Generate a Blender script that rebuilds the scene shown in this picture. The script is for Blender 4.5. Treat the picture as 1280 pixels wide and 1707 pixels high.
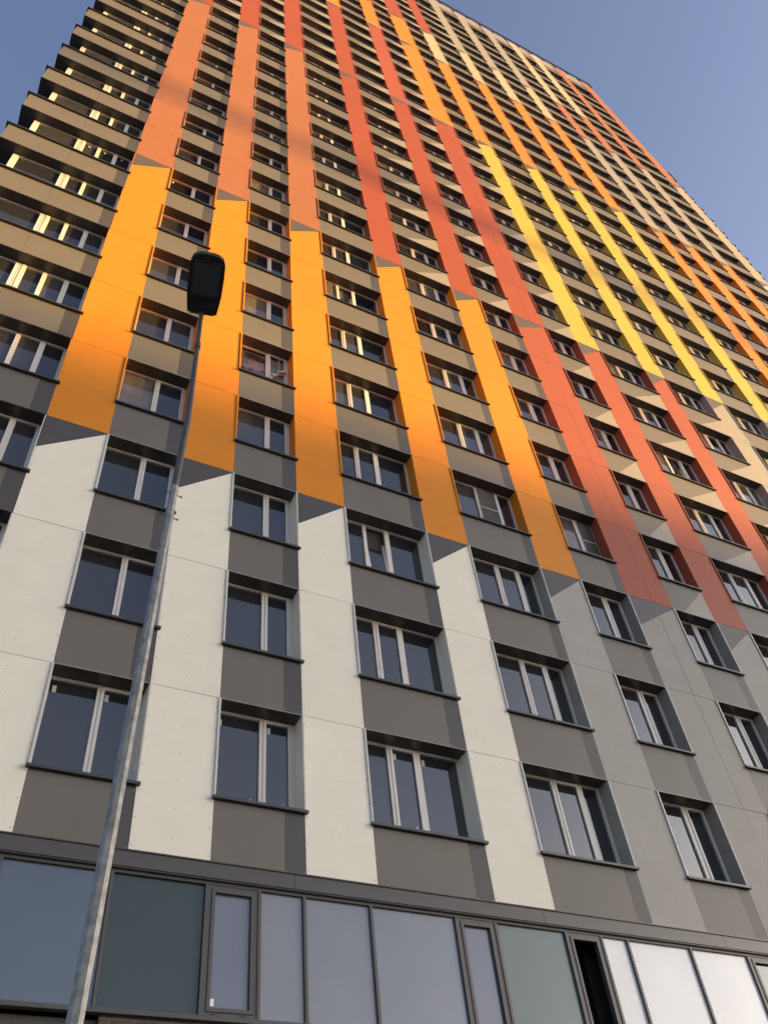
import bpy, math, random
from mathutils import Vector, Matrix
R = math.radians
random.seed(7)
for o in list(bpy.data.objects):
    bpy.data.objects.remove(o)
scene = bpy.context.scene
col = scene.collection

# ---------------------------------------------------------------- camera
Z0 = 10.71                      # height of the first row of window heads above the pavement
CAMX, CAMY, CAMZ = 0.0, -11.5597, Z0 - 9.113
ROWS = ((0.8924584, -0.44184166, -0.09107117), (0.27912407, 0.69940928, -0.65796384), (0.35441185, 0.5617852, 0.74752233))
cam_data = bpy.data.cameras.new('camera')
cam = bpy.data.objects.new('camera', cam_data)
col.objects.link(cam)
r0, r1, r2 = [Vector(r) for r in ROWS]
M = Matrix((r0, -r1, -r2)).transposed().to_4x4()
M.translation = (CAMX, CAMY, CAMZ)
cam.matrix_world = M
FPX = 1462.87
cam_data.sensor_fit = 'HORIZONTAL'
cam_data.sensor_width = 36
cam_data.lens = FPX / 1280 * 36
cam_data.clip_start = 0.05
cam_data.clip_end = 3000
scene.camera = cam
scene.render.resolution_x = 767
scene.render.resolution_y = 1024

# ---------------------------------------------------------------- sky, sun, exposure
SUN_A = R(69.0)                 # from the facade's outward normal towards the right
SUN_E = R(5.0)
sd = Vector((math.sin(SUN_A) * math.cos(SUN_E), -math.cos(SUN_A) * math.cos(SUN_E), math.sin(SUN_E)))
HALO, HALOC = 18.8, (.98, .96, .80)
GLOW, GLOWC, SKYC = 3.3, (1.0, .87, .62), (1.12, .93, 1.06)
world = bpy.data.worlds.new('World')
scene.world = world
world.use_nodes = True
nt = world.node_tree
bg = nt.nodes['Background']
sky = nt.nodes.new('ShaderNodeTexSky')
sky.sky_type = 'NISHITA'
sky.sun_disc = False
sky.sun_elevation = SUN_E
sky.sun_rotation = math.atan2(sd.x, sd.y)
sky.air_density = 1.0
sky.dust_density = 1.0
sky.ozone_density = 2.0
bg.inputs['Strength'].default_value = 0.115
# warm evening glow low in the sky, strongest round the sun
tc = nt.nodes.new('ShaderNodeTexCoord')
def vm(op, a, b=None):
    n = nt.nodes.new('ShaderNodeVectorMath'); n.operation = op
    for k, v in ((0, a), (1, b)):
        if v is None: continue
        if isinstance(v, tuple): n.inputs[k].default_value = v
        else: nt.links.new(v, n.inputs[k])
    return n
def sm(op, a, b=None):
    n = nt.nodes.new('ShaderNodeMath'); n.operation = op
    for k, v in ((0, a), (1, b)):
        if v is None: continue
        if isinstance(v, (int, float)): n.inputs[k].default_value = v
        else: nt.links.new(v, n.inputs[k])
    return n.outputs[0]
dirn = vm('NORMALIZE', tc.outputs['Generated']).outputs[0]
dots = vm('DOT_PRODUCT', dirn, (math.sin(SUN_A), -math.cos(SUN_A), 0)).outputs['Value']
zc_ = nt.nodes.new('ShaderNodeSeparateXYZ'); nt.links.new(dirn, zc_.inputs[0])
elev = sm('EXPONENT', sm('MULTIPLY', sm('MAXIMUM', zc_.outputs[2], 0.0), -2.6))
azim = sm('POWER', sm('MULTIPLY', sm('ADD', dots, 1.0), .5), 1.6)
glow = sm('MULTIPLY', sm('MULTIPLY', elev, azim), GLOW)
gcol = nt.nodes.new('ShaderNodeVectorMath'); gcol.operation = 'SCALE'; gcol.inputs[0].default_value = GLOWC
nt.links.new(glow, gcol.inputs['Scale'])
hd_ = vm('DOT_PRODUCT', dirn, tuple(sd)).outputs['Value']
halo = sm('MULTIPLY', sm('POWER', sm('MAXIMUM', hd_, 0.0), 13.0), HALO)
hcol = nt.nodes.new('ShaderNodeVectorMath'); hcol.operation = 'SCALE'; hcol.inputs[0].default_value = HALOC
nt.links.new(halo, hcol.inputs['Scale'])
tint = vm('MULTIPLY', sky.outputs[0], SKYC)
nt.links.new(vm('ADD', vm('ADD', tint.outputs[0], gcol.outputs[0]).outputs[0], hcol.outputs[0]).outputs[0], bg.inputs['Color'])
sl = bpy.data.lights.new('sun', 'SUN')
sl.energy = 5.0
sl.color = (1.0, 0.56, 0.13)
sl.angle = R(0.53)
sun = bpy.data.objects.new('sun', sl)
col.objects.link(sun)
sun.rotation_euler = sd.to_track_quat('Z', 'Y').to_euler()
scene.view_settings.view_transform = 'Standard'
scene.view_settings.look = 'None'
scene.view_settings.gamma = 1
scene.view_settings.exposure = 1.90

# ---------------------------------------------------------------- helpers
def tag(o, label=None, cat=None, group=None, kind=None):
    if label: o['label'] = label
    if cat: o['category'] = cat
    if group: o['group'] = group
    if kind: o['kind'] = kind
    return o

def empty(name, loc):
    o = bpy.data.objects.new(name, None)
    o.location = loc
    col.objects.link(o)
    return o

class MB:
    """collects faces of several materials and links them as one mesh object"""
    def __init__(self):
        self.v, self.f, self.m, self.mats = [], [], [], []
    def mi(self, m):
        if m not in self.mats: self.mats.append(m)
        return self.mats.index(m)
    def face(self, pts, m):
        i = len(self.v)
        self.v += [tuple(p) for p in pts]
        self.f.append(tuple(range(i, i + len(pts))))
        self.m.append(self.mi(m))
    def box(self, x0, x1, y0, y1, z0, z1, m):
        i = len(self.v)
        self.v += [(x0, y0, z0), (x1, y0, z0), (x1, y1, z0), (x0, y1, z0), (x0, y0, z1), (x1, y0, z1), (x1, y1, z1), (x0, y1, z1)]
        k = self.mi(m)
        for q in ((0, 3, 2, 1), (4, 5, 6, 7), (0, 1, 5, 4), (1, 2, 6, 5), (2, 3, 7, 6), (3, 0, 4, 7)):
            self.f.append(tuple(i + a for a in q)); self.m.append(k)
    def prism(self, pts, y0, y1, m):
        """polygon given in (x, z), extruded in y"""
        n = len(pts); i = len(self.v); k = self.mi(m)
        self.v += [(x, y0, z) for x, z in pts] + [(x, y1, z) for x, z in pts]
        self.f.append(tuple(range(i, i + n))); self.m.append(k)
        self.f.append(tuple(range(i + 2 * n - 1, i + n - 1, -1))); self.m.append(k)
        for a in range(n):
            b = (a + 1) % n
            self.f.append((i + a, i + n + a, i + n + b, i + b)); self.m.append(k)
    def disc(self, x, y, z, r, m, n=7):
        self.face([(x + r * math.cos(t * 6.2832 / n), y, z + r * math.sin(t * 6.2832 / n)) for t in range(n)], m)
    def tube(self, p0, p1, ra, rb, m, n=8, cap=True, ph=0.0):
        p0, p1 = Vector(p0), Vector(p1)
        d = (p1 - p0).normalized()
        a = d.orthogonal().normalized() if abs(d.z) < .99 else Vector((1, 0, 0))
        b = d.cross(a).normalized(); a = b.cross(d)
        i = len(self.v); k = self.mi(m)
        for p, r in ((p0, ra), (p1, rb)):
            for t in range(n):
                an = ph + t * 2 * math.pi / n
                self.v.append(tuple(p + a * (r * math.cos(an)) + b * (r * math.sin(an))))
        for t in range(n):
            u = (t + 1) % n
            self.f.append((i + t, i + u, i + n + u, i + n + t)); self.m.append(k)
        if cap:
            self.f.append(tuple(i + t for t in range(n - 1, -1, -1))); self.m.append(k)
            self.f.append(tuple(i + n + t for t in range(n))); self.m.append(k)
    def build(self, name, parent=None, origin=None, smooth=False):
        me = bpy.data.meshes.new(name)
        if parent is not None and origin is None:
            origin = PO.get(parent.name, Vector((0, 0, 0)))
        oo = Vector(origin) if origin is not None else Vector((0, 0, 0))
        me.from_pydata([(a - oo.x, b - oo.y, c - oo.z) for a, b, c in self.v], [], self.f)
        for m in self.mats: me.materials.append(m)
        me.polygons.foreach_set('material_index', self.m)
        if smooth: me.polygons.foreach_set('use_smooth', [True] * len(self.f))
        me.update()
        o = bpy.data.objects.new(name, me)
        col.objects.link(o)
        if parent is not None:
            o.parent = parent
            PO[o.name] = oo
        else:
            o.location = oo
        return o
PO = {}                          # world position of every parent's origin

def mat(name, c, rough=.6, var=.05, scale=3.0, bump=0.0, bscale=60, metal=0, spec=.5, streak=0, fleck=0, coat=0):
    m = bpy.data.materials.new(name); m.use_nodes = True
    n = m.node_tree; p = n.nodes['Principled BSDF']; L = n.links.new
    p.inputs['Roughness'].default_value = rough
    p.inputs['Metallic'].default_value = metal
    p.inputs['Specular IOR Level'].default_value = spec
    if coat: p.inputs['Coat Weight'].default_value = coat
    g = n.nodes.new('ShaderNodeNewGeometry')
    nz = n.nodes.new('ShaderNodeTexNoise'); nz.inputs['Scale'].default_value = scale; nz.inputs['Detail'].default_value = 6
    L(g.outputs['Position'], nz.inputs['Vector'])
    fac = nz.outputs['Fac']
    if streak:
        mp = n.nodes.new('ShaderNodeMapping'); mp.inputs['Scale'].default_value = (6, 6, .35)
        L(g.outputs['Position'], mp.inputs['Vector'])
        n2 = n.nodes.new('ShaderNodeTexNoise'); n2.inputs['Scale'].default_value = 2.2; n2.inputs['Detail'].default_value = 4
        L(mp.outputs[0], n2.inputs['Vector'])
        mx = n.nodes.new('ShaderNodeMix'); mx.inputs[0].default_value = streak
        L(fac, mx.inputs[2]); L(n2.outputs['Fac'], mx.inputs[3]); fac = mx.outputs[0]
    rg = n.nodes.new('ShaderNodeMapRange')
    rg.inputs[1].default_value = .28; rg.inputs[2].default_value = .72
    rg.inputs[3].default_value = 1 - var; rg.inputs[4].default_value = 1 + var
    L(fac, rg.inputs[0])
    if name.startswith(('panel', 'spandrel')):
        mpz = n.nodes.new('ShaderNodeVectorMath'); mpz.operation = 'MULTIPLY_ADD'
        mpz.inputs[1].default_value = (.30, 0, 1 / 3); mpz.inputs[2].default_value = (0, 0, -Z0 / 3 + 20)
        L(g.outputs['Position'], mpz.inputs[0])
        fl = n.nodes.new('ShaderNodeVectorMath'); fl.operation = 'FLOOR'; L(mpz.outputs[0], fl.inputs[0])
        wn = n.nodes.new('ShaderNodeTexWhiteNoise'); L(fl.outputs[0], wn.inputs['Vector'])
        tr = n.nodes.new('ShaderNodeMapRange'); tr.inputs[3].default_value = -.028; tr.inputs[4].default_value = .028
        L(wn.outputs['Value'], tr.inputs[0])
        ad = n.nodes.new('ShaderNodeMath'); L(rg.outputs[0], ad.inputs[0]); L(tr.outputs[0], ad.inputs[1]); rg = ad
    sc = n.nodes.new('ShaderNodeVectorMath'); sc.operation = 'SCALE'
    sc.inputs[0].default_value = c[:3]
    L(rg.outputs[0], sc.inputs['Scale'])
    L(sc.outputs[0], p.inputs['Base Color'])
    if bump:
        bz = n.nodes.new('ShaderNodeTexNoise'); bz.inputs['Scale'].default_value = bscale; bz.inputs['Detail'].default_value = 3
        L(g.outputs['Position'], bz.inputs['Vector'])
        bp = n.nodes.new('ShaderNodeBump'); bp.inputs['Strength'].default_value = bump; bp.inputs['Distance'].default_value = .01
        L(bz.outputs['Fac'], bp.inputs['Height']); L(bp.outputs[0], p.inputs['Normal'])
    return m

def glass(name, c, rough=.015, ior=1.9, wav=.04, var=.1, scale=.6):
    m = mat(name, c, rough, var, scale, wav, 1.1)
    m.node_tree.nodes['Principled BSDF'].inputs['IOR'].default_value = ior
    return m

PAN = dict(rough=.6, var=.045, scale=2.0, bump=.05, bscale=140, streak=.15, spec=.25)
C = {
 'white': mat('panel_white', (.70, .69, .60), **PAN),
 'lgrey': mat('panel_light_grey', (.29, .288, .265), rough=.55, var=.09, scale=1.6, bump=.05, bscale=140, streak=.3, spec=.3),
 'grey': mat('panel_grey', (.245, .242, .222), rough=.55, var=.09, scale=1.6, bump=.05, bscale=140, streak=.3, spec=.3),
 'amber': mat('panel_amber', (.55, .20, .012), **PAN),
 'orange': mat('panel_orange', (.56, .182, .020), **PAN),
 'salmon': mat('panel_salmon', (.285, .118, .057), **PAN),
 'red': mat('panel_terracotta', (.26, .063, .029), **PAN),
 'brick': mat('panel_terracotta_light', (.285, .075, .040), **PAN),
 'yellow': mat('panel_yellow', (.44, .33, .06), **PAN),
 'cream': mat('panel_cream', (.38, .335, .25), **PAN),
'sand': mat('panel_sand', (.30, .275, .225), **PAN),
 'beige': mat('panel_beige', (.255, .25, .24), **PAN),
}
M_SP = mat('spandrel_grey', (.130, .123, .108), rough=.5, var=.06, scale=1.5, bump=.04, bscale=120, streak=.3, spec=.35)
M_SP2 = mat('spandrel_pale', (.25, .24, .215), rough=.5, var=.06, scale=1.5, bump=.04, bscale=120, streak=.3, spec=.35)
M_DK = mat('spandrel_charcoal', (.062, .061, .062), rough=.5, var=.08, scale=2.5, streak=.3, spec=.35)
M_TRI = mat('spandrel_wedge_grey', (.088, .080, .070), rough=.5, var=.08, scale=2.5, streak=.3, spec=.35)
M_SOF = mat('soffit_black', (.050, .046, .042), rough=.32, var=.1)
M_SILL = mat('sill_metal', (.042, .041, .042), rough=.38, var=.1)
M_LIP = mat('lip_metal', (.22, .22, .22), rough=.4)
M_TRIMW = mat('trim_galvanised', (.50, .50, .48), rough=.45, var=.08)
M_PVC = mat('window_pvc', (.57, .56, .535), rough=.35, var=.03)
M_CORE = mat('wall_core', (.03, .03, .03), rough=.9)
M_SCR = mat('screw_head', (.22, .20, .16), rough=.5)
M_SCRW = mat('screw_head_pale', (.6, .6, .58), rough=.4)
M_STK = mat('sticker_film', (.36, .42, .38), rough=.5)
M_STKW = mat('sticker_white', (.8, .8, .8), rough=.5)
G1 = glass('window_glass', (.022, .024, .030))
G2 = glass('window_glass_dim', (.040, .042, .050))
G3 = glass('window_glass_curtained', (.10, .095, .09), var=.25, scale=3)
G4 = glass('window_glass_dark', (.010, .011, .013))
M_NET = mat('insect_screen_mesh', (.045, .045, .045), rough=.8)
M_FR = mat('storefront_frame', (.060, .057, .056), rough=.42, var=.06)
S_BLUE = glass('shopfront_glass_blue', (.07, .095, .13), .06, 1.8, .03, .06, 1.0)
S_GREEN = glass('shopfront_glass_green', (.035, .055, .055), .12, 1.5, .03, .06, 1.0)
S_GGREY = glass('shopfront_glass_green_grey', (.12, .16, .15), .16, 1.6, .03, .06, 1.0)
S_MILK = glass('shopfront_glass_milky', (.175, .19, .215), .12, 1.8, .03, .06, 1.0)
S_CLEAR = glass('shopfront_glass_clear', (.125, .135, .18), .03, 1.8, .03, .06, 1.0)
S_PALE = glass('shopfront_glass_pale', (.66, .67, .68), .2, 1.7, .03, .06, 1.0)

# ---------------------------------------------------------------- ground
g = MB()
M_GROUND = mat('pavement_grey', (.16, .155, .15), rough=.9, var=.2, scale=1.2, bump=.3, bscale=40)
g.face([(-1500, -1500, 0), (1500, -1500, 0), (1500, 1500, 0), (-1500, 1500, 0)], M_GROUND)
tag(g.build('ground'), kind='structure')

# ---------------------------------------------------------------- the tower
# coloured strips: left edge, right edge
ST = [(-.35, .90), (2.43, 3.60), (5.08, 6.26), (8.38, 9.55), (11.62, 12.86), (14.37, 15.93), (17.40, 18.62),
      (20.88, 21.99), (24.11, 25.26), (27.49, 28.63), (30.82, 31.88), (33.51, 34.65), (36.71, 37.78), (40.33, 41.62)]
LEV = [2, 7, 15, 21, 24]        # floors at which the strips change colour
ZB = -2.89                      # bottom of the cladding
ZT = 92.6                       # top of the parapet
SEG = {
 0: ['white', 'amber', 'salmon', 'red', 'amber', 'red'],
 1: ['white', 'amber', 'salmon', 'red', 'amber', 'red'],
 2: ['white', 'amber', 'salmon', 'red', 'amber', 'red'],
 3: ['white', 'amber', 'red', 'red', 'amber', 'red'],
 4: ['lgrey', 'amber', 'red', 'brick', 'orange', 'red'],
 5: ['grey', 'brick', 'red', 'orange', 'orange', 'red'],
 6: ['grey', 'brick', 'yellow', 'orange', 'cream', 'red'],
 7: ['grey', 'brick', 'yellow', 'orange', 'cream', 'beige'],
 8: ['grey', 'beige', 'yellow', 'orange', 'cream', 'beige'],
 9: ['grey', 'beige', 'yellow', 'orange', 'cream', 'beige'],
 10: ['grey', 'beige', 'orange', 'beige', 'salmon', 'cream'],
 11: ['grey', 'beige', 'orange', 'beige', 'salmon', 'cream'],
 12: ['grey', 'beige', 'orange', 'beige', 'salmon', 'salmon'],
 13: ['grey', 'beige', 'cream', 'sand', 'salmon', 'salmon'],
}
WORDS = {'white': 'off-white', 'lgrey': 'light grey', 'grey': 'mottled grey', 'amber': 'amber orange', 'salmon': 'salmon pink',
         'red': 'terracotta red', 'brick': 'brick red', 'orange': 'bright orange', 'yellow': 'yellow', 'cream': 'cream', 'beige': 'beige grey', 'sand': 'sandy beige'}
def seg_at(i, k):               # colour of strip i over the floor whose window head is row k
    s = 0
    for n, l in enumerate(LEV):
        if k > l: s = n + 1
    return SEG[i][s]

tower = empty('apartment_building', (18.9, 0, 0))
PO[tower.name] = Vector((18.9, 0, 0))
tag(tower, 'tall apartment tower clad in strips of white, amber, salmon and red panels', 'building')

def pix(x, y, z):
    d = Vector((x - CAMX, y - CAMY, z - CAMZ))
    w = r2.dot(d)
    if w <= .1: return None
    return 640 + FPX * r0.dot(d) / w, 853.5 + FPX * r1.dot(d) / w
def shown(x0, x1, z0, z1):      # area in the picture
    P = [pix(x, 0, z) for x, z in ((x0, z0), (x1, z0), (x1, z1), (x0, z1))]
    if any(p is None for p in P): return 0
    cx = sum(p[0] for p in P) / 4; cy = sum(p[1] for p in P) / 4
    a = abs(sum(P[i][0] * P[(i + 1) % 4][1] - P[(i + 1) % 4][0] * P[i][1] for i in range(4))) / 2
    if not (-40 < cx < 1320 and -40 < cy < 1750): a *= 1e-4
    return a

GAP = .005
# strips: one mesh per run of colour, with a joint at every floor and screw heads low down
for i, (xa, xb) in enumerate(ST):
    lv = [ZB] + [3.0 * l for l in LEV] + [ZT]
    for s in range(6):
        b = MB(); m = C[SEG[i][s]]
        z_lo, z_hi = lv[s], lv[s + 1]
        cuts = [z_lo] + [3.0 * k for k in range(-1, 31) if z_lo + .5 < 3.0 * k < z_hi - .5] + [z_hi]
        cols = [(xa, xb)] if i != 5 else [(xa, xa + .86), (xa + .868, xb)]
        for c0, c1 in cols:
            for a, z1 in zip(cuts[:-1], cuts[1:]):
                jit = random.uniform(-.0015, .0015)
                z1e = z1 - GAP
                if a == cuts[-2] and s < 5:      # the top panel is cut on the slant under the dark triangle
                    f0 = (c0 - xa) / (xb - xa); f1 = (c1 - xa) / (xb - xa)
                    b.prism([(c0, a + Z0 + GAP), (c1, a + Z0 + GAP), (c1, z1 + Z0 - 1.05 * (1 - f1) - GAP), (c0, z1 + Z0 - 1.05 * (1 - f0) - GAP)], jit, .026, m)
                else:
                    b.box(c0, c1, jit, .026, a + Z0 + GAP, z1e + Z0, m)
                if a < 14:
                    t = a + .12
                    while t < z1 - .1:
                        if not (a == cuts[-2] and s < 5 and t > z1 - 1.0):
                            sm = M_SCR if SEG[i][s] == 'white' else m
                            r_ = .010
                            if c0 == xa: b.disc(c0 + .035, -.0035, t + Z0, r_, M_SCR)
                            if c1 == xb: b.disc(c1 - .035, -.0035, t + Z0, r_, M_SCR)
                        t += .43
                    t = a + .3
                    while t < z1 - .2 and i != 5:
                        if not (a == cuts[-2] and s < 5 and t > z1 - .8):
                            b.disc((c0 + c1) / 2 + random.uniform(-.01, .01), -.0035, t + Z0, .010, M_SCR)
                        t += .47
        tag(b.build('cladding_strip', tower), WORDS[SEG[i][s]] + ' cladding strip')
        if s < 5:
            t_ = MB()
            zc = lv[s + 1] + Z0
            t_.prism([(xa + .004, zc - 1.045), (xb - .012, zc - GAP - .004), (xa + .004, zc - GAP)], .001, .026, M_DK if s == 0 else M_TRI)
            t_.build('triangle_panel', tower)

# dark structure behind the panels
core = MB()
for i, (xa, xb) in enumerate(ST):
    core.box(xa + .01, xb - .01, .030, .40, ZB + Z0, ZT + Z0 - .02, M_CORE)
core.box(-3.45, 41.40, .41, 20, .02, ZT + Z0 - .03, M_CORE)

CW = {}                          # window layout per bay: fractions of the opening: list of (x0, x1, is_sash)
B2 = [(.02, .555, 0), (.615, .93, 1)]
B2a = [(.02, .51, 0), (.565, .95, 1)]
B3 = [(.02, .27, 0), (.308, .541, 1), (.596, .975, 0)]
B3b = [(.02, .425, 0), (.465, .73, 1), (.79, .975, 0)]
B2b = [(.02, .575, 0), (.655, .96, 1)]
LAY = [B2a, B2, B3, B3b, B2b, B2b, B3b, B3b, B3b, B3b, B2b, B3b, B3b]
TOPK = 28
def zrow(k):                     # (sill, head) of window row k
    if k == 29: return 85.18, 88.45
    return 3.0 * k - 1.82, 3.0 * k
ROWSK = [k for k in range(0, 29)] + [29]

def make_frame(b, x0, x1, zs, zh, lay, y=.30):
    w = x1 - x0
    b.box(x0, x1, y, y + .07, zh - .05, zh - .002, M_PVC)
    b.box(x0, x1, y, y + .07, zs + .10, zs + .16, M_PVC)
    ex = [x0] + [x0 + f * w for p in lay for f in p[:2]] + [x1]
    for a in range(0, len(ex), 2):
        b.box(ex[a] if a else x0, ex[a + 1] if a < len(ex) - 2 else x1, y, y + .07, zs + .16, zh - .05, M_PVC)
def sash(b, x0, x1, z0, z1, y):
    t = .038
    b.box(x0 - .02, x1 + .02, y, y + .04, z1 - t, z1 + .015, M_PVC)
    b.box(x0 - .02, x1 + .02, y, y + .04, z0 - .015, z0 + t, M_PVC)
    b.box(x0 - .02, x0 + t - .01, y, y + .04, z0 + t, z1 - t, M_PVC)
    b.box(x1 - t + .01, x1 + .02, y, y + .04, z0 + t, z1 - t, M_PVC)

TILT = {(2, 2), (2, 6), (6, 5), (7, 11)}
SCREEN = {(3, 3): 1, (4, 3): 1}
def pick_glass():
    r = random.random()
    return G1 if r < .55 else G2 if r < .75 else G4 if r < .88 else G3

def window(i, k, mb=None):
    """bay i (between strip i and i+1), row k. With mb everything goes into that one mesh."""
    xa, xb = ST[i][1], ST[i + 1][0]
    zs, zh = zrow(k)
    zs += Z0; zh += Z0
    cl, cr = C[seg_at(i, k)], C[seg_at(i + 1, k)]
    tl = M_TRIMW if seg_at(i, k) in ('white', 'lgrey', 'grey') else cl
    tr = M_TRIMW if seg_at(i + 1, k) in ('white', 'lgrey', 'grey') else cr
    crv = {'white': C['white'], 'lgrey': C['lgrey'], 'grey': C['grey'], 'beige': C['beige']}.get(seg_at(i + 1, k), cr)
    fr = mb or MB()
    x0, x1 = xa + .022, xb - .022
    make_frame(fr, x0, x1, zs, zh, LAY[i])
    w = x1 - x0
    win = None
    panes = []
    tilt = (i, k) in TILT
    for n, (f0, f1, s) in enumerate(LAY[i]):
        p0, p1 = x0 + f0 * w, x0 + f1 * w
        z0, z1 = zs + .16, zh - .05
        if s and not tilt:
            sash(fr, p0, p1, z0, z1, .285)
        panes.append((p0, p1, z0, z1, s))
    if mb is None:
        win = fr.build('window', tower)
    # reveals: side liners standing a little proud, soffit, lip
    rv = mb or MB()
    rv.box(xa + .001, xa + .02, -.004, .398, zs, zh - .017, crv if seg_at(i, k) == seg_at(i + 1, k) else cl)
    rv.box(xb - .02, xb - .001, -.004, .398, zs, zh - .017, crv)
    rv.box(xa - .016, xa + .018, -.028, -.0045, zs + .001, zh - .010, tl)
    rv.box(xb - .014, xb + .010, -.028, -.0045, zs + .001, zh - .010, tr)
    rv.box(xa + .001, xb - .001, .004, .398, zh - .016, zh + .02, M_SOF)
    rv.box(xa + .001, xb - .001, -.012, .0035, zh - .012, zh + .006, M_LIP)
    if mb is None: rv.build('reveal', win)
    sl_ = mb or MB()
    sl_.box(xa - .04, xb + .04, -.070, -.042, zs - .048, zs - .002, M_SILL)
    sl_.box(xa - .036, xb + .036, -.042, -.006, zs - .050, zs - .004, M_SILL)
    sl_.prism([(0, 0)] * 0 or [(xa + .021, zs - .045), (xb - .021, zs - .045), (xb - .021, zs - .006), (xa + .021, zs - .006)], -.006, .10, M_SILL)
    sl_.box(xa + .021, xb - .021, .10, .30, zs - .045, zs + .09, M_SILL)
    if mb is None: sl_.build('sill', win)
    for n, (p0, p1, z0, z1, s) in enumerate(panes):
        pn = mb or MB()
        gm = G1 if k <= 2 else pick_glass()
        if (i, k) == (1, 4): gm = THIN
        e = .012 if random.random() < .5 else -.012
        if s and tilt:
            # bottom hung sash leaning into the room
            dy = .16
            fz = lambda y, z: (y + dy * (z - z0) / (z1 - z0), z)
            t = .05
            for (a0, a1, b0, b1, mm) in ((p0 - .01, p1 + .01, z1 - t, z1, M_PVC), (p0 - .01, p1 + .01, z0, z0 + t, M_PVC),
                                         (p0 - .01, p0 + t, z0 + t, z1 - t, M_PVC), (p1 - t, p1 + .01, z0 + t, z1 - t, M_PVC)):
                ya, yb = dy * (b0 - z0) / (z1 - z0), dy * (b1 - z0) / (z1 - z0)
                i0 = len(pn.v)
                pn.v += [(a0, .29 + ya, b0), (a1, .29 + ya, b0), (a1, .33 + ya, b0), (a0, .33 + ya, b0), (a0, .29 + yb, b1), (a1, .29 + yb, b1), (a1, .33 + yb, b1), (a0, .33 + yb, b1)]
                kk = pn.mi(mm)
                for q in ((0, 3, 2, 1), (4, 5, 6, 7), (0, 1, 5, 4), (1, 2, 6, 5), (2, 3, 7, 6), (3, 0, 4, 7)):
                    pn.f.append(tuple(i0 + a for a in q)); pn.m.append(kk)
            pn.face([(p0 + t, .31, z0 + t), (p1 - t, .31, z0 + t), (p1 - t, .31 + dy, z1 - t), (p0 + t, .31 + dy, z1 - t)], G1)
        else:
            dy = random.uniform(-.002, .002)
            q = random.uniform(-.0015, .0015)
            y_ = .325 if s else .345
            a_ = .035 if s else 0
            pn.face([(p0 + a_, y_ + dy, z0 + a_), (p1 - a_, y_ - dy, z0 + a_), (p1 - a_, y_ - dy + q, z1 - a_), (p0 + a_, y_ + dy + q, z1 - a_)], gm)
        if mb is None:
            pn.build('pane', win)
            if (k == 0 and i in (0, 1, 2)) or (k > 2 and random.random() < .07):
                st = MB()
                st.box(p0 + .05, p0 + .11, .318 if s else .338, .320 if s else .340, z1 - .24, z1 - .11, M_STK)
                st.build('sticker', win)
            if k == 0 and i in (0, 1, 2) and (n == 1 or i == 1):
                st = MB(); st.disc(p1 - .12, .318 if s else .338, z0 + .10, .014, M_STKW, 12)
                st.build('sticker', win)
        if SCREEN.get((i, k)) == n and mb is None:
            sc_ = MB(); zm = (z0 + z1) / 2
            sc_.box(p0, p1, .268, .270, z0, zm - .012, M_NET); sc_.box(p0, p1, .268, .270, zm + .012, z1, M_NET)
            sc_.box(p0, p1, .262, .276, zm - .012, zm + .012, M_PVC)
            sc_.build('insect_screen', win)
    return win

# thin clear glass for the one window with a poster behind it
THIN = bpy.data.materials.new('thin_clear_glass'); THIN.use_nodes = True
n_ = THIN.node_tree; n_.nodes.remove(n_.nodes['Principled BSDF'])
tr_ = n_.nodes.new('ShaderNodeBsdfTransparent'); gl_ = n_.nodes.new('ShaderNodeBsdfGlossy'); gl_.inputs['Roughness'].default_value = .01
fr_ = n_.nodes.new('ShaderNodeFresnel'); fr_.inputs['IOR'].default_value = 1.7
mx_ = n_.nodes.new('ShaderNodeMixShader')
n_.links.new(fr_.outputs[0], mx_.inputs[0]); n_.links.new(tr_.outputs[0], mx_.inputs[1]); n_.links.new(gl_.outputs[0], mx_.inputs[2])
n_.links.new(mx_.outputs[0], n_.nodes['Material Output'].inputs[0])

cells = []
for i in range(13):
    for k in ROWSK:
        zs, zh = zrow(k)
        cells.append((shown(ST[i][1], ST[i + 1][0], zs + Z0, zh + Z0), i, k))
cells.sort(reverse=True)
rest = MB()
for n, (a, i, k) in enumerate(cells):
    if n < 100: window(i, k)
    else: window(i, k, rest)
tag(rest.build('windows', tower), 'small white framed windows higher up', kind='stuff')

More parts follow.
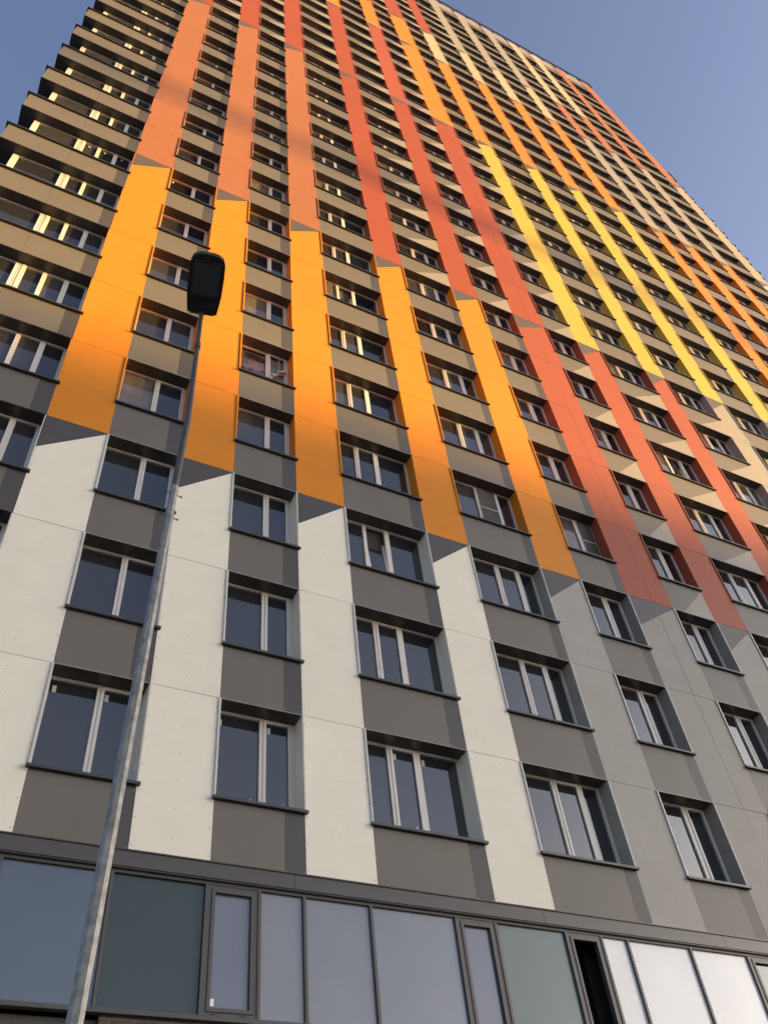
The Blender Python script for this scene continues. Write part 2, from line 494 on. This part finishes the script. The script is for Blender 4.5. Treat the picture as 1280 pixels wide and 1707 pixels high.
# spandrels under the windows
def spandrel(i, k, b):
    xa, xb = ST[i][1], ST[i + 1][0]
    if k == 'top':
        za, zb = 88.45 + .01, 89.55
        b.box(xa + .002, xb - .002, .0, .026, za + Z0, zb + Z0, M_SP)
        b.box(xa + .002, xb - .002, -.03, .40, zb + Z0, zb + Z0 + .06, M_SILL)
        b.box(xa + .002, xb - .45, .0, .026, zb + Z0 + .065, ZT + Z0, M_SP2)
        b.box(xb - .445, xb - .002, .0, .026, zb + Z0 + .065, ZT + Z0, M_SP)
        return
    zb = zrow(k)[0] - .058
    za = ZB + GAP if k == 0 else (3.0 * (k - 1) + .007 if k != 29 else 84.007)
    zb += Z0; za += Z0
    L_, R_ = seg_at(i, k - 1 if k < 29 else 28), seg_at(i + 1, k - 1 if k < 29 else 28)
    # the spandrel of row k sits above the head of row k - 1, beside the run of colour above that head
    kk = k - .5
    def sg(j):
        s = 0
        for n, l in enumerate(LEV):
            if kk > l: s = n + 1
        return SEG[j][s]
    L_, R_ = sg(i), sg(i + 1)
    reds = ('red', 'brick')
    y1 = .026
    if L_ in reds:
        w = xb - xa
        q = xa + .25 * w
        b.prism([(xa + .002, za), (q, za), (xb - .006, zb), (xa + .002, zb)], .0, y1, M_SP)
        b.prism([(q + .005, za), (xb - .002, za), (xb - .002, zb - .003)], .0, y1, M_SP2)
    elif L_ == 'salmon' and R_ in reds:
        b.box(xa + .002, xb - .002, .0, y1, za, zb, M_SP)
    else:
        f = .34 if i < 3 else .30
        b.box(xa + .002, xb - f, .0, y1, za, zb, M_SP)
        b.box(xb - f + .004, xb - .002, .0012, y1, za, zb, M_DK)
        if k <= 2:
            for (x, z) in ((xb - f + .03, za + .06), (xb - f + .03, zb - .08), (xb - .03, zb - .06), (xb - .03, za + .07)):
                b.disc(x, -.002, z, .006, M_SCRW)
sp = []
for i in range(13):
    for k in ROWSK + ['top']:
        if k == 'top': a = 0
        else: a = shown(ST[i][1], ST[i + 1][0], 3 * (k - 1) + Z0, 3 * k - 1.8 + Z0)
        sp.append((a, i, k))
sp.sort(key=lambda t: -t[0])
rest = MB()
for n, (a, i, k) in enumerate(sp):
    if n < 100:
        b = MB(); spandrel(i, k, b); b.build('spandrel', tower)
    else: spandrel(i, k, rest)
tag(rest.build('spandrels', tower), 'grey spandrel panels higher up', kind='stuff')
for i in range(13):
    xa, xb = ST[i][1], ST[i + 1][0]
    for k in ROWSK:
        za = ZB if k == 0 else (3.0 * (k - 1) + .03 if k != 29 else 84.03)
        core.box(xa - .005, xb + .005, .031, .395, za + Z0, zrow(k)[0] - .06 + Z0, M_CORE)
    core.box(xa - .005, xb + .005, .031, .395, 88.49 + Z0, ZT + Z0 - .05, M_CORE)
core.build('wall', tower)

# the glazed corner on the left: bands projecting past the glass, one per floor
XE, XG = -3.95, -3.50
for k in ROWSK:
    zs, zh = zrow(k)
    za = (ZB if k == 0 else 3.0 * (k - 1) if k != 29 else 84.0) + Z0
    zb = zs + Z0
    b = MB()
    if k >= 3 or True:
        b.box(XE, -2.105, .0, .03, za + .02, zb - .045, M_SP)
        b.box(-2.10, -.35 - .34, .0, .03, za + .02, zb - .045, M_SP)
        b.box(-.35 - .336, -.352, .001, .03, za + .02, zb - .045, M_DK)
    b.box(XE, XE + .03, .031, 18, za + .02, zb - .045, M_SP)
    b.box(XE + .03, -.352, .031, .40, za + .03, zb - .05, M_CORE)
    b.box(XE + .03, XG + .1, .40, 18, za + .03, zb - .05, M_CORE)
    b.box(XE - .015, -.352, -.012, .40, za, za + .018, M_SOF)            # soffit sheet
    b.box(XE - .015, XG + .1, .401, 18, za, za + .018, M_SOF)
    b.box(XE - .07, -.30, -.075, -.001, zb - .043, zb, M_SILL)           # cap
    b.box(XE - .07, -.352, .0, .30, zb - .043, zb - .001, M_SILL)
    b.box(XE - .07, XG + .02, .301, 18, zb - .043, zb - .001, M_SILL)
    b.build('band_panel', tower)
    # glazing
    x0, x1 = XG, -.372
    z0, z1 = zs + Z0, zh + Z0
    f = MB()
    f.box(x0, x1, .30, .37, z1 - .055, z1, M_PVC)
    f.box(x0, x1, .30, .37, z0, z0 + .07, M_PVC)
    for (a, c, y) in ((x0, -3.34, .29), (-2.14, -1.89, .285), (-1.49, -1.39, .29), (-.97, -.85, .29), (-.45, x1, .29)):
        f.box(a, c, y, .37, z0 + .07, z1 - .055, M_PVC)
    f.box(-2.04, -2.03, .278, .285, z0 + .07, z1 - .055, M_PVC)
    f.box(-1.985, -1.90, .272, .285, z0 + .07, z1 - .055, M_PVC)
    f.box(x0, x0 + .07, .37, 18, z1 - .055, z1, M_PVC)
    f.box(x0, x0 + .07, .37, .50, z0, z1 - .055, M_PVC)
    y_ = 2.2
    while y_ < 18:
        f.box(x0, x0 + .07, y_, y_ + .14, z0, z1 - .055, M_PVC); y_ += 1.6
    f.box(-.371, -.352, -.004, .40, z0, z1 - .003, C[seg_at(0, k)] if SEG[0] and seg_at(0, k) != 'white' else M_TRIMW)
    w = f.build('corner_window', tower)
    for (a, c) in ((-3.34, -2.14), (-1.89, -1.49), (-1.39, -.97), (-.85, -.45)):
        p = MB(); dy = random.uniform(-.004, .004); q = random.uniform(-.004, .004)
        p.face([(a, .34 + dy, z0 + .07), (c, .34 - dy, z0 + .07), (c, .34 - dy + q, z1 - .055), (a, .34 + dy + q, z1 - .055)], random.choice((G1, G2, G2, G1)))
        if a > -3: 
            if k == 7: p.box(a + .12, a + .19, .325, .327, z1 - .30, z1 - .19, M_STK)
        p.build('pane', w)
    p = MB(); p.face([(XG + .04, .5, z0), (XG + .04, .5, z1 - .055), (XG + .04, 18, z1 - .055), (XG + .04, 18, z0)], G2); p.build('pane', w)

# return side on the right: narrow bands standing out past the corner
for k in range(30):
    zt_ = 63.6 - 2.3 * k
    if zt_ < -2: break
    b = MB()
    b.box(41.65, 41.90, .03, 10, zt_ - .95 + Z0, zt_ - .02 + Z0, C['beige'])
    b.box(41.65, 42.22, .00, 10, zt_ + Z0, zt_ + .10 + Z0, M_SILL)
    b.box(41.65, 42.02, .01, 10, zt_ - 1.06 + Z0, zt_ - .97 + Z0, M_SILL)
    b.build('side_ledge', tower)
b = MB(); b.box(41.405, 41.645, .03, 20, ZB + Z0, ZT + Z0 - .01, C['beige']); b.build('side_wall', tower)

# roof: coping and railing
b = MB(); b.box(-3.6, 41.5, .03, 20, ZT + Z0 - .019, ZT + Z0 + .05, M_SILL); b.build('roof_coping', tower)
rail = MB()
M_RAIL = mat('railing_paint', (.06, .05, .05), rough=.5)
zr = ZT + Z0 + .05
for y in (-.04,):
    rail.tube((-3.4, y, zr + 1.15), (41.9, y, zr + 1.15), .06, .06, M_RAIL, 6)
    rail.tube((-3.4, y, zr + .82), (41.9, y, zr + .85), .045, .045, M_RAIL, 6)
x = 41.85
while x > -3.5:
    rail.box(x - .05, x + .05, -.08, .06, zr - .25, zr + 1.14, M_RAIL); x -= 1.6
rail.tube((41.9, .15, zr + 1.15), (41.9, 18, zr + 1.15), .045, .045, M_RAIL, 6)
rail.build('roof_railing', tower)
b = MB()
for dx in (.1, .55): b.box(41.65 + dx, 41.72 + dx, .05, .12, 65.7 + Z0, 67.2 + Z0, M_RAIL)
b.box(41.62, 42.5, .05, .14, 67.2 + Z0, 67.34 + Z0, M_RAIL)
b.box(41.62, 42.3, .05, 9, 65.5 + Z0, 65.65 + Z0, M_SILL)
b.build('terrace_railing', tower)

# ---------------------------------------------------------------- base: metal fascia and shopfront glazing
b = MB()
for a, c in ((-4.0, 4.85), (4.856, 9.2), (9.206, 13.1), (13.106, 22), (22.006, 41.5)):
    b.box(a, c, -.10, .03, -3.13 + Z0, -2.915 + Z0, M_FR)
b.box(-4.0, 41.5, -.118, .03, -2.913 + Z0, ZB + Z0 - .004, M_SOF)
b.box(-4.0, 41.5, -.085, .02, -3.15 + Z0, -3.131 + Z0, M_SOF)
b.build('fascia', tower)
MU = [-2.0, -.55, .85, 2.26, 3.57, 4.34, 5.02, 6.09, 7.55, 8.27, 9.62, 10.34, 10.89, 12.27, 13.60, 14.95, 16.2, 17.5]
KIND = ['blue', 'green', 'blue', 'green', 'sash', 'milk', 'milk', 'milk', 'sash', 'ggrey', 'open', 'pale', 'pale', 'pale', 'dark', 'pale', 'green']
GM = {'blue': S_BLUE, 'green': S_GREEN, 'milk': S_MILK, 'ggrey': S_GGREY, 'pale': S_PALE, 'sash': S_CLEAR, 'dark': G4, 'open': G4}
zt, zl = -3.151 + Z0, -4.87 + Z0
fr = MB()
fr.box(-4, 41.5, -.04, .06, zt - .045, zt, M_FR)
fr.box(-4, 41.5, -.05, .06, zl - .055, zl, M_FR)
for x in MU: fr.box(x - .022, x + .022, -.045, .06, zl, zt - .045, M_FR)
sf = fr.build('shopfront_frame', tower)
for a, c, kd in zip(MU[:-1], MU[1:], KIND):
    a += .022; c -= .022
    z0, z1 = zl, zt - .045
    if kd in ('sash', 'open', 'dark'):
        s = MB()
        for t0, t1, y in ((0, .045, -.03), (.052, .10, -.042)):
            s.box(a + t0, c - t0, y, .05, z1 - t1, z1 - t0, M_FR); s.box(a + t0, c - t0, y, .05, z0 + t0, z0 + t1, M_FR)
            s.box(a + t0, a + t1, y, .05, z0 + t1, z1 - t1, M_FR); s.box(c - t1, c - t0, y, .05, z0 + t1, z1 - t1, M_FR)
        if kd == 'sash':
            for t in (.12, c - a - .2): s.box(a + t, a + t + .06, -.046, -.042, z0 + .02, z0 + .035, M_SOF)
        s_ = s.build('casement', sf if False else tower)
        if kd != 'open':
            p = MB(); p.face([(a + .1, .01, z0 + .1), (c - .1, .01, z0 + .1), (c - .1, .01, z1 - .1), (a + .1, .01, z1 - .1)], GM[kd])
            p.build('pane', s_)
            if kd == 'sash' and a < 5:
                p = MB(); p.box(a + .105, a + .165, .006, .008, z0 + .13, z0 + .22, M_STKW); p.build('sticker', s_)
        else:                     # open vent: dark room with a duct behind
            p = MB()
            p.box(a + .1, c - .1, .38, .39, z0 + .1, z1 - .1, G4)
            p.tube((a + .22, .25, z0), (a + .15, .25, z1 - .35), .075, .075, mat('duct_dark', (.22, .22, .23), rough=.3, metal=.6), 14, True)
            p.build('vent_duct', s_, smooth=False)
    else:
        p = MB(); d = random.uniform(-.002, .002)
        p.face([(a, .0 + d, z0), (c, .0 - d, z0), (c, .0 - d, z1), (a, .0 + d, z1)], GM[kd])
        p.build('shopfront_pane', tower)

# brick wall and lower shopfront under the glazing
BRK = bpy.data.materials.new('dark_brick'); BRK.use_nodes = True
n_ = BRK.node_tree; p_ = n_.nodes['Principled BSDF']; p_.inputs['Roughness'].default_value = .8
g_ = n_.nodes.new('ShaderNodeNewGeometry'); sx = n_.nodes.new('ShaderNodeSeparateXYZ'); cx = n_.nodes.new('ShaderNodeCombineXYZ')
n_.links.new(g_.outputs['Position'], sx.inputs[0]); n_.links.new(sx.outputs[0], cx.inputs[0]); n_.links.new(sx.outputs[2], cx.inputs[1])
bt = n_.nodes.new('ShaderNodeTexBrick'); bt.inputs['Scale'].default_value = 1
bt.inputs['Brick Width'].default_value = .31; bt.inputs['Row Height'].default_value = .115; bt.inputs['Mortar Size'].default_value = .007
bt.inputs['Color1'].default_value = (.060, .046, .040, 1); bt.inputs['Color2'].default_value = (.085, .066, .056, 1); bt.inputs['Mortar'].default_value = (.17, .16, .15, 1)
n_.links.new(cx.outputs[0], bt.inputs['Vector']); n_.links.new(bt.outputs['Color'], p_.inputs['Base Color'])
bp = n_.nodes.new('ShaderNodeBump'); bp.invert = True; bp.inputs['Strength'].default_value = .6; bp.inputs['Distance'].default_value = .01
n_.links.new(bt.outputs['Fac'], bp.inputs['Height']); n_.links.new(bp.outputs[0], p_.inputs['Normal'])
b = MB(); b.box(2.36, 41.5, .03, .40, .0, zl - .056, BRK); b.build('brick_wall', tower)
b = MB(); b.box(-4, 2.35, .14, .30, zl - .22, zl - .08, M_FR); b.box(-4, 2.35, .20, .30, .1, zl - .221, S_BLUE)
b.build('lower_glazing', tower)

# poster behind the glass of one window, and the thing dangling in front of its right pane
xa, xb = ST[1][1], ST[2][0]
zs, zh = zrow(4)[0] + Z0, zrow(4)[1] + Z0
pm = {n: mat('poster_' + n, c, rough=.6, var=.25, scale=9) for n, c in
      dict(back=(.34, .30, .22), coat=(.10, .10, .17), face=(.70, .40, .32), hat=(.16, .05, .04), scarf=(.42, .24, .22)).items()}
p = MB(); w = xb - xa
p.box(xa + .04, xb - .06, .380, .385, zs + .10, zh - .12, pm['back'])
def blob(cx_, cz_, rx, rz, m, y, rot=0, n=22, jag=.08):
    P = []
    for t in range(n):
        an = t * 6.2832 / n; r = 1 + random.uniform(-jag, jag)
        x_, z_ = rx * r * math.cos(an), rz * r * math.sin(an)
        P.append((cx_ + x_ * math.cos(rot) - z_ * math.sin(rot), cz_ + x_ * math.sin(rot) + z_ * math.cos(rot)))
    p.prism(P, y, y + .002, m)
blob(xa + .62, zs + .50, .66, .48, pm['coat'], .376)
blob(xa + .60, zs + .74, .18, .18, pm['scarf'], .373)
blob(xa + .56, zs + 1.13, .22, .30, pm['face'], .370)
blob(xa + .58, zs + 1.46, .36, .13, pm['hat'], .367, -.15)
blob(xa + .30, zs + .92, .09, .13, pm['face'], .372, .3)
tag(p.build('poster'), 'large faded portrait poster standing behind the glass of a window', 'poster')
p = MB(); MC = mat('dangling_cord', (.42, .36, .28), rough=.7); MD = mat('dangling_bulb', (.52, .40, .28), rough=.6, var=.3, scale=30)
xh = xb - .30
p.tube((xh, .27, zh - .1), (xh - .03, .25, zs + .98), .009, .009, MC, 6)
p.tube((xh - .03, .25, zs + .98), (xh - .07, .25, zs + .80), .014, .014, MC, 6)
def knot(x, z, rx, rz, rot):
    prev = None
    for q in range(7):
        t = -1 + q / 3; rr_ = max(.004, rz * math.sqrt(max(0, 1 - t * t)))
        c__ = (x + rx * t * math.cos(rot), .245, z + rx * t * math.sin(rot))
        if prev: p.tube(prev[0], c__, prev[1], rr_, MD, 10)
        prev = (c__, rr_)
knot(xh + .10, zs + 1.02, .12, .055, .5); knot(xh - .17, zs + .70, .09, .06, .3); knot(xh - .23, zs + .56, .06, .035, 1.2)
p.tube((xh - .10, .25, zs + .78), (xh + .12, .25, zs + .90), .012, .009, MC, 8)
tag(p.build('hanging_ornament'), 'pale knotted ornament dangling on a cord before the poster window', 'ornament')

# ---------------------------------------------------------------- street lamp
def ray(px, py, t):
    v = ((px - 640) / FPX, (py - 853.5) / FPX, 1)
    d = Vector([ROWS[0][a] * v[0] + ROWS[1][a] * v[1] + ROWS[2][a] * v[2] for a in range(3)])
    return Vector((CAMX, CAMY, CAMZ)) + d * t
SC = 1.35
top = ray(337, 516, 8.0 * SC)
yl = top.y
def at_y(px, py):
    d = ray(px, py, 1) - Vector((CAMX, CAMY, CAMZ))
    return Vector((CAMX, CAMY, CAMZ)) + d * ((yl - CAMY) / d.y)
low = at_y(124, 1707); joint = at_y(291, 812); mid = at_y(262, 950)
axis = (joint - low).normalized()
base = low - axis * (low.z / axis.z)
lamp = empty('street_lamp', base); PO[lamp.name] = base.copy()
tag(lamp, 'tall tapering galvanised street lamp with dark flat head in front of the tower', 'street lamp')
GAL = mat('galvanised_steel', (.20, .205, .195), rough=.55, var=.38, scale=16, bump=.3, bscale=25, metal=.25)
GALD = mat('arm_steel', (.05, .048, .045), rough=.55, var=.3, scale=8, metal=0)
LH = mat('lamp_housing', (.042, .041, .038), rough=.7, var=.1, spec=.2)
LG = glass('lamp_lens', (.060, .062, .060), .35, 1.5)
b = MB(); b.tube(base, joint, .058, .040, GAL, 8, ph=.2)
b.box(base.x - .16, base.x + .16, base.y - .16, base.y + .16, 0.001, .03, GAL)
b.build('pole', lamp)
b = MB()
pts = [joint - axis * .1, at_y(313, 700), at_y(325, 610), top]
rr = [.034, .032, .029, .024]
for a in range(3): b.tube(pts[a], pts[a + 1], rr[a], rr[a + 1], GALD, 12)
b.tube(at_y(329, 580), at_y(330, 572), .036, .036, GALD, 12)
b.build('arm', lamp, smooth=False)
for f in (.10, .42):
    c_ = joint - axis * f
    for dx, dy in ((1, .15), (-1, -.15)):
        s = MB(); s.tube(c_ + Vector((dx, dy, 0)) * .03, c_ + Vector((dx, dy, 0)) * .085, .005, .005, GALD, 6)
        s.tube(c_ + Vector((dx, dy, 0)) * .072, c_ + Vector((dx, dy, 0)) * .085, .010, .010, GALD, 6)
        s.build('bolt', lamp)
# luminaire: long axis towards the street
ax = Vector((-.215, -1, .02)).normalized(); sx_ = Vector((ax.y, -ax.x, 0)).normalized() * -1; up = sx_.cross(ax).normalized()
if up.z < 0: up = -up
SXS = SC
def LP(u, v, h): return top + ax * (u * SXS * .885) + sx_ * (v * SXS * .90) + up * (h * SXS)
prof = [(-.02, .145), (.10, .160), (.20, .17), (.40, .172), (.52, .168), (.585, .145), (.615, .10), (.625, .05)]
outl = [(u, -v) for u, v in prof] + [(u, v) for u, v in reversed(prof)]
b = MB()
n = len(outl)
def ring(h, s, hs=None):
    return [LP(.30 + (u - .30) * s, v * s, h) for u, v in outl]
lo = [LP(u, v, -.035) for u, v in outl]
md = ring(.02, 1.0); hi = ring(.075, .80)
i0 = 0
b.v = [tuple(q) for q in lo + md + hi]
k_ = b.mi(LH)
for a in range(n):
    c2 = (a + 1) % n
    for o_ in (0, n):
        b.f.append((o_ + a, o_ + c2, o_ + n + c2, o_ + n + a)); b.m.append(k_)
b.f.append(tuple(range(n - 1, -1, -1))); b.m.append(k_)
b.f.append(tuple(range(2 * n, 3 * n))); b.m.append(k_)
# raised rim round the lens
def slab(u0, u1, v0, v1, h0, h1, m):
    i = len(b.v)
    b.v.extend(tuple(LP(u, v, h)) for u, v, h in ((u0, v0, h0), (u1, v0, h0), (u1, v1, h0), (u0, v1, h0), (u0, v0, h1), (u1, v0, h1), (u1, v1, h1), (u0, v1, h1)))
    k = b.mi(m)
    for q in ((0, 3, 2, 1), (4, 5, 6, 7), (0, 1, 5, 4), (1, 2, 6, 5), (2, 3, 7, 6), (3, 0, 4, 7)):
        b.f.append(tuple(i + a for a in q)); b.m.append(k)
slab(.165, .185, -.145, .145, -.052, -.034, LH); slab(.535, .555, -.145, .145, -.052, -.034, LH)
slab(.185, .535, -.145, -.128, -.052, -.034, LH); slab(.185, .535, .128, .145, -.052, -.034, LH)
slab(-.018, .115, -.118, .118, -.062, -.0345, LH)
slab(.01, .09, -.105, -.097, -.086, -.05, M_SOF); slab(.01, .09, .097, .105, -.086, -.05, M_SOF)
hd = b.build('lamp_head', lamp)
b = MB(); slab(.186, .534, -.127, .127, -.044, -.030, LG); b.build('lens', hd)
b = MB(); b.tube(LP(-.06, 0, -.02), LP(.10, 0, -.02), .032, .032, GALD, 12); b.tube(top - Vector((0, 0, .12)), LP(0, 0, -.01), .03, .032, GALD, 12)
b.build('bracket', hd)

# ---------------------------------------------------------------- unseen block and crane added behind the camera to shade the facade
L = 420
cdir = Vector((sd.x, sd.y, 0)).normalized(); side = Vector((-cdir.y, cdir.x, 0))
ctr = Vector((18, 0, 0)) + cdir * L
hgt = 10.7 + Z0 + L * math.tan(SUN_E)
nb = MB(); NB = mat('shade_block_wall', (.30, .28, .25), rough=.8, var=.1); NW = mat('shade_block_window', (.03, .035, .04), rough=.1)  # added block, out of view, sized to keep the sun off the lower floors
def obox(b, c, u0, u1, w0, w1, z0, z1, m):
    i = len(b.v)
    for z in (z0, z1):
        for u, w in ((u0, w0), (u1, w0), (u1, w1), (u0, w1)):
            q = c + side * u + cdir * w; b.v.append((q.x, q.y, z))
    k = b.mi(m)
    for q in ((0, 3, 2, 1), (4, 5, 6, 7), (0, 1, 5, 4), (1, 2, 6, 5), (2, 3, 7, 6), (3, 0, 4, 7)):
        b.f.append(tuple(i + a for a in q)); b.m.append(k)
obox(nb, ctr, -70, 70, 0, 14, 0, hgt, NB)
nbo = empty('shade_block', ctr); PO[nbo.name] = ctr.copy()
tag(nbo, 'long unseen slab block added behind the camera to shade the lower floors', 'building')
nb.build('wall', nbo)
nw = MB()
for fl in range(int(hgt / 3) - 1):
    for u in range(-68, 68, 4):
        obox(nw, ctr, u, u + 1.8, -.05, .02, 1 + fl * 3, 2.6 + fl * 3, NW)
tag(nw.build('windows', nbo), kind='stuff')
cr = MB(); CRM = mat('shade_crane_paint', (.5, .35, .05), rough=.6)  # added crane, out of view; its jib casts the thin shade band higher up
L2 = 250; c2 = Vector((18, 0, 0)) + cdir * L2
zj = 30.3 + Z0 + L2 * math.tan(SUN_E)
def P(u, w, z): q = c2 + side * u + cdir * w; return (q.x, q.y, z)
for w, z in ((-.8, -.8), (.8, -.8), (0, .8)): cr.tube(P(-32, w, zj + z), P(28, w, zj + z), .21, .21, CRM, 5)
for u in range(-32, 28, 2):
    cr.tube(P(u, -.8, zj - .8), P(u + 1, 0, zj + .8), .13, .13, CRM, 4); cr.tube(P(u + 1, 0, zj + .8), P(u + 2, .8, zj - .8), .13, .13, CRM, 4)
    cr.tube(P(u + 1, 0, zj + .8), P(u + 2, -.8, zj - .8), .13, .13, CRM, 4)
crane = empty('shade_crane', (c2.x, c2.y, 0)); PO[crane.name] = Vector((c2.x, c2.y, 0))
tag(crane, 'unseen crane with a level lattice jib, added behind the camera to cast a shade band', 'crane')
cr.build('jib', crane)
ms = MB()
for a, c in ((-.8, -.8), (.8, -.8), (.8, .8), (-.8, .8)): ms.tube(P(45 + a, c, 0), P(45 + a, c, zj + 6), .12, .12, CRM, 5)
ms.tube(P(45, 0, zj), P(28, 0, zj), .5, .3, CRM, 6)
ms.build('mast', crane)
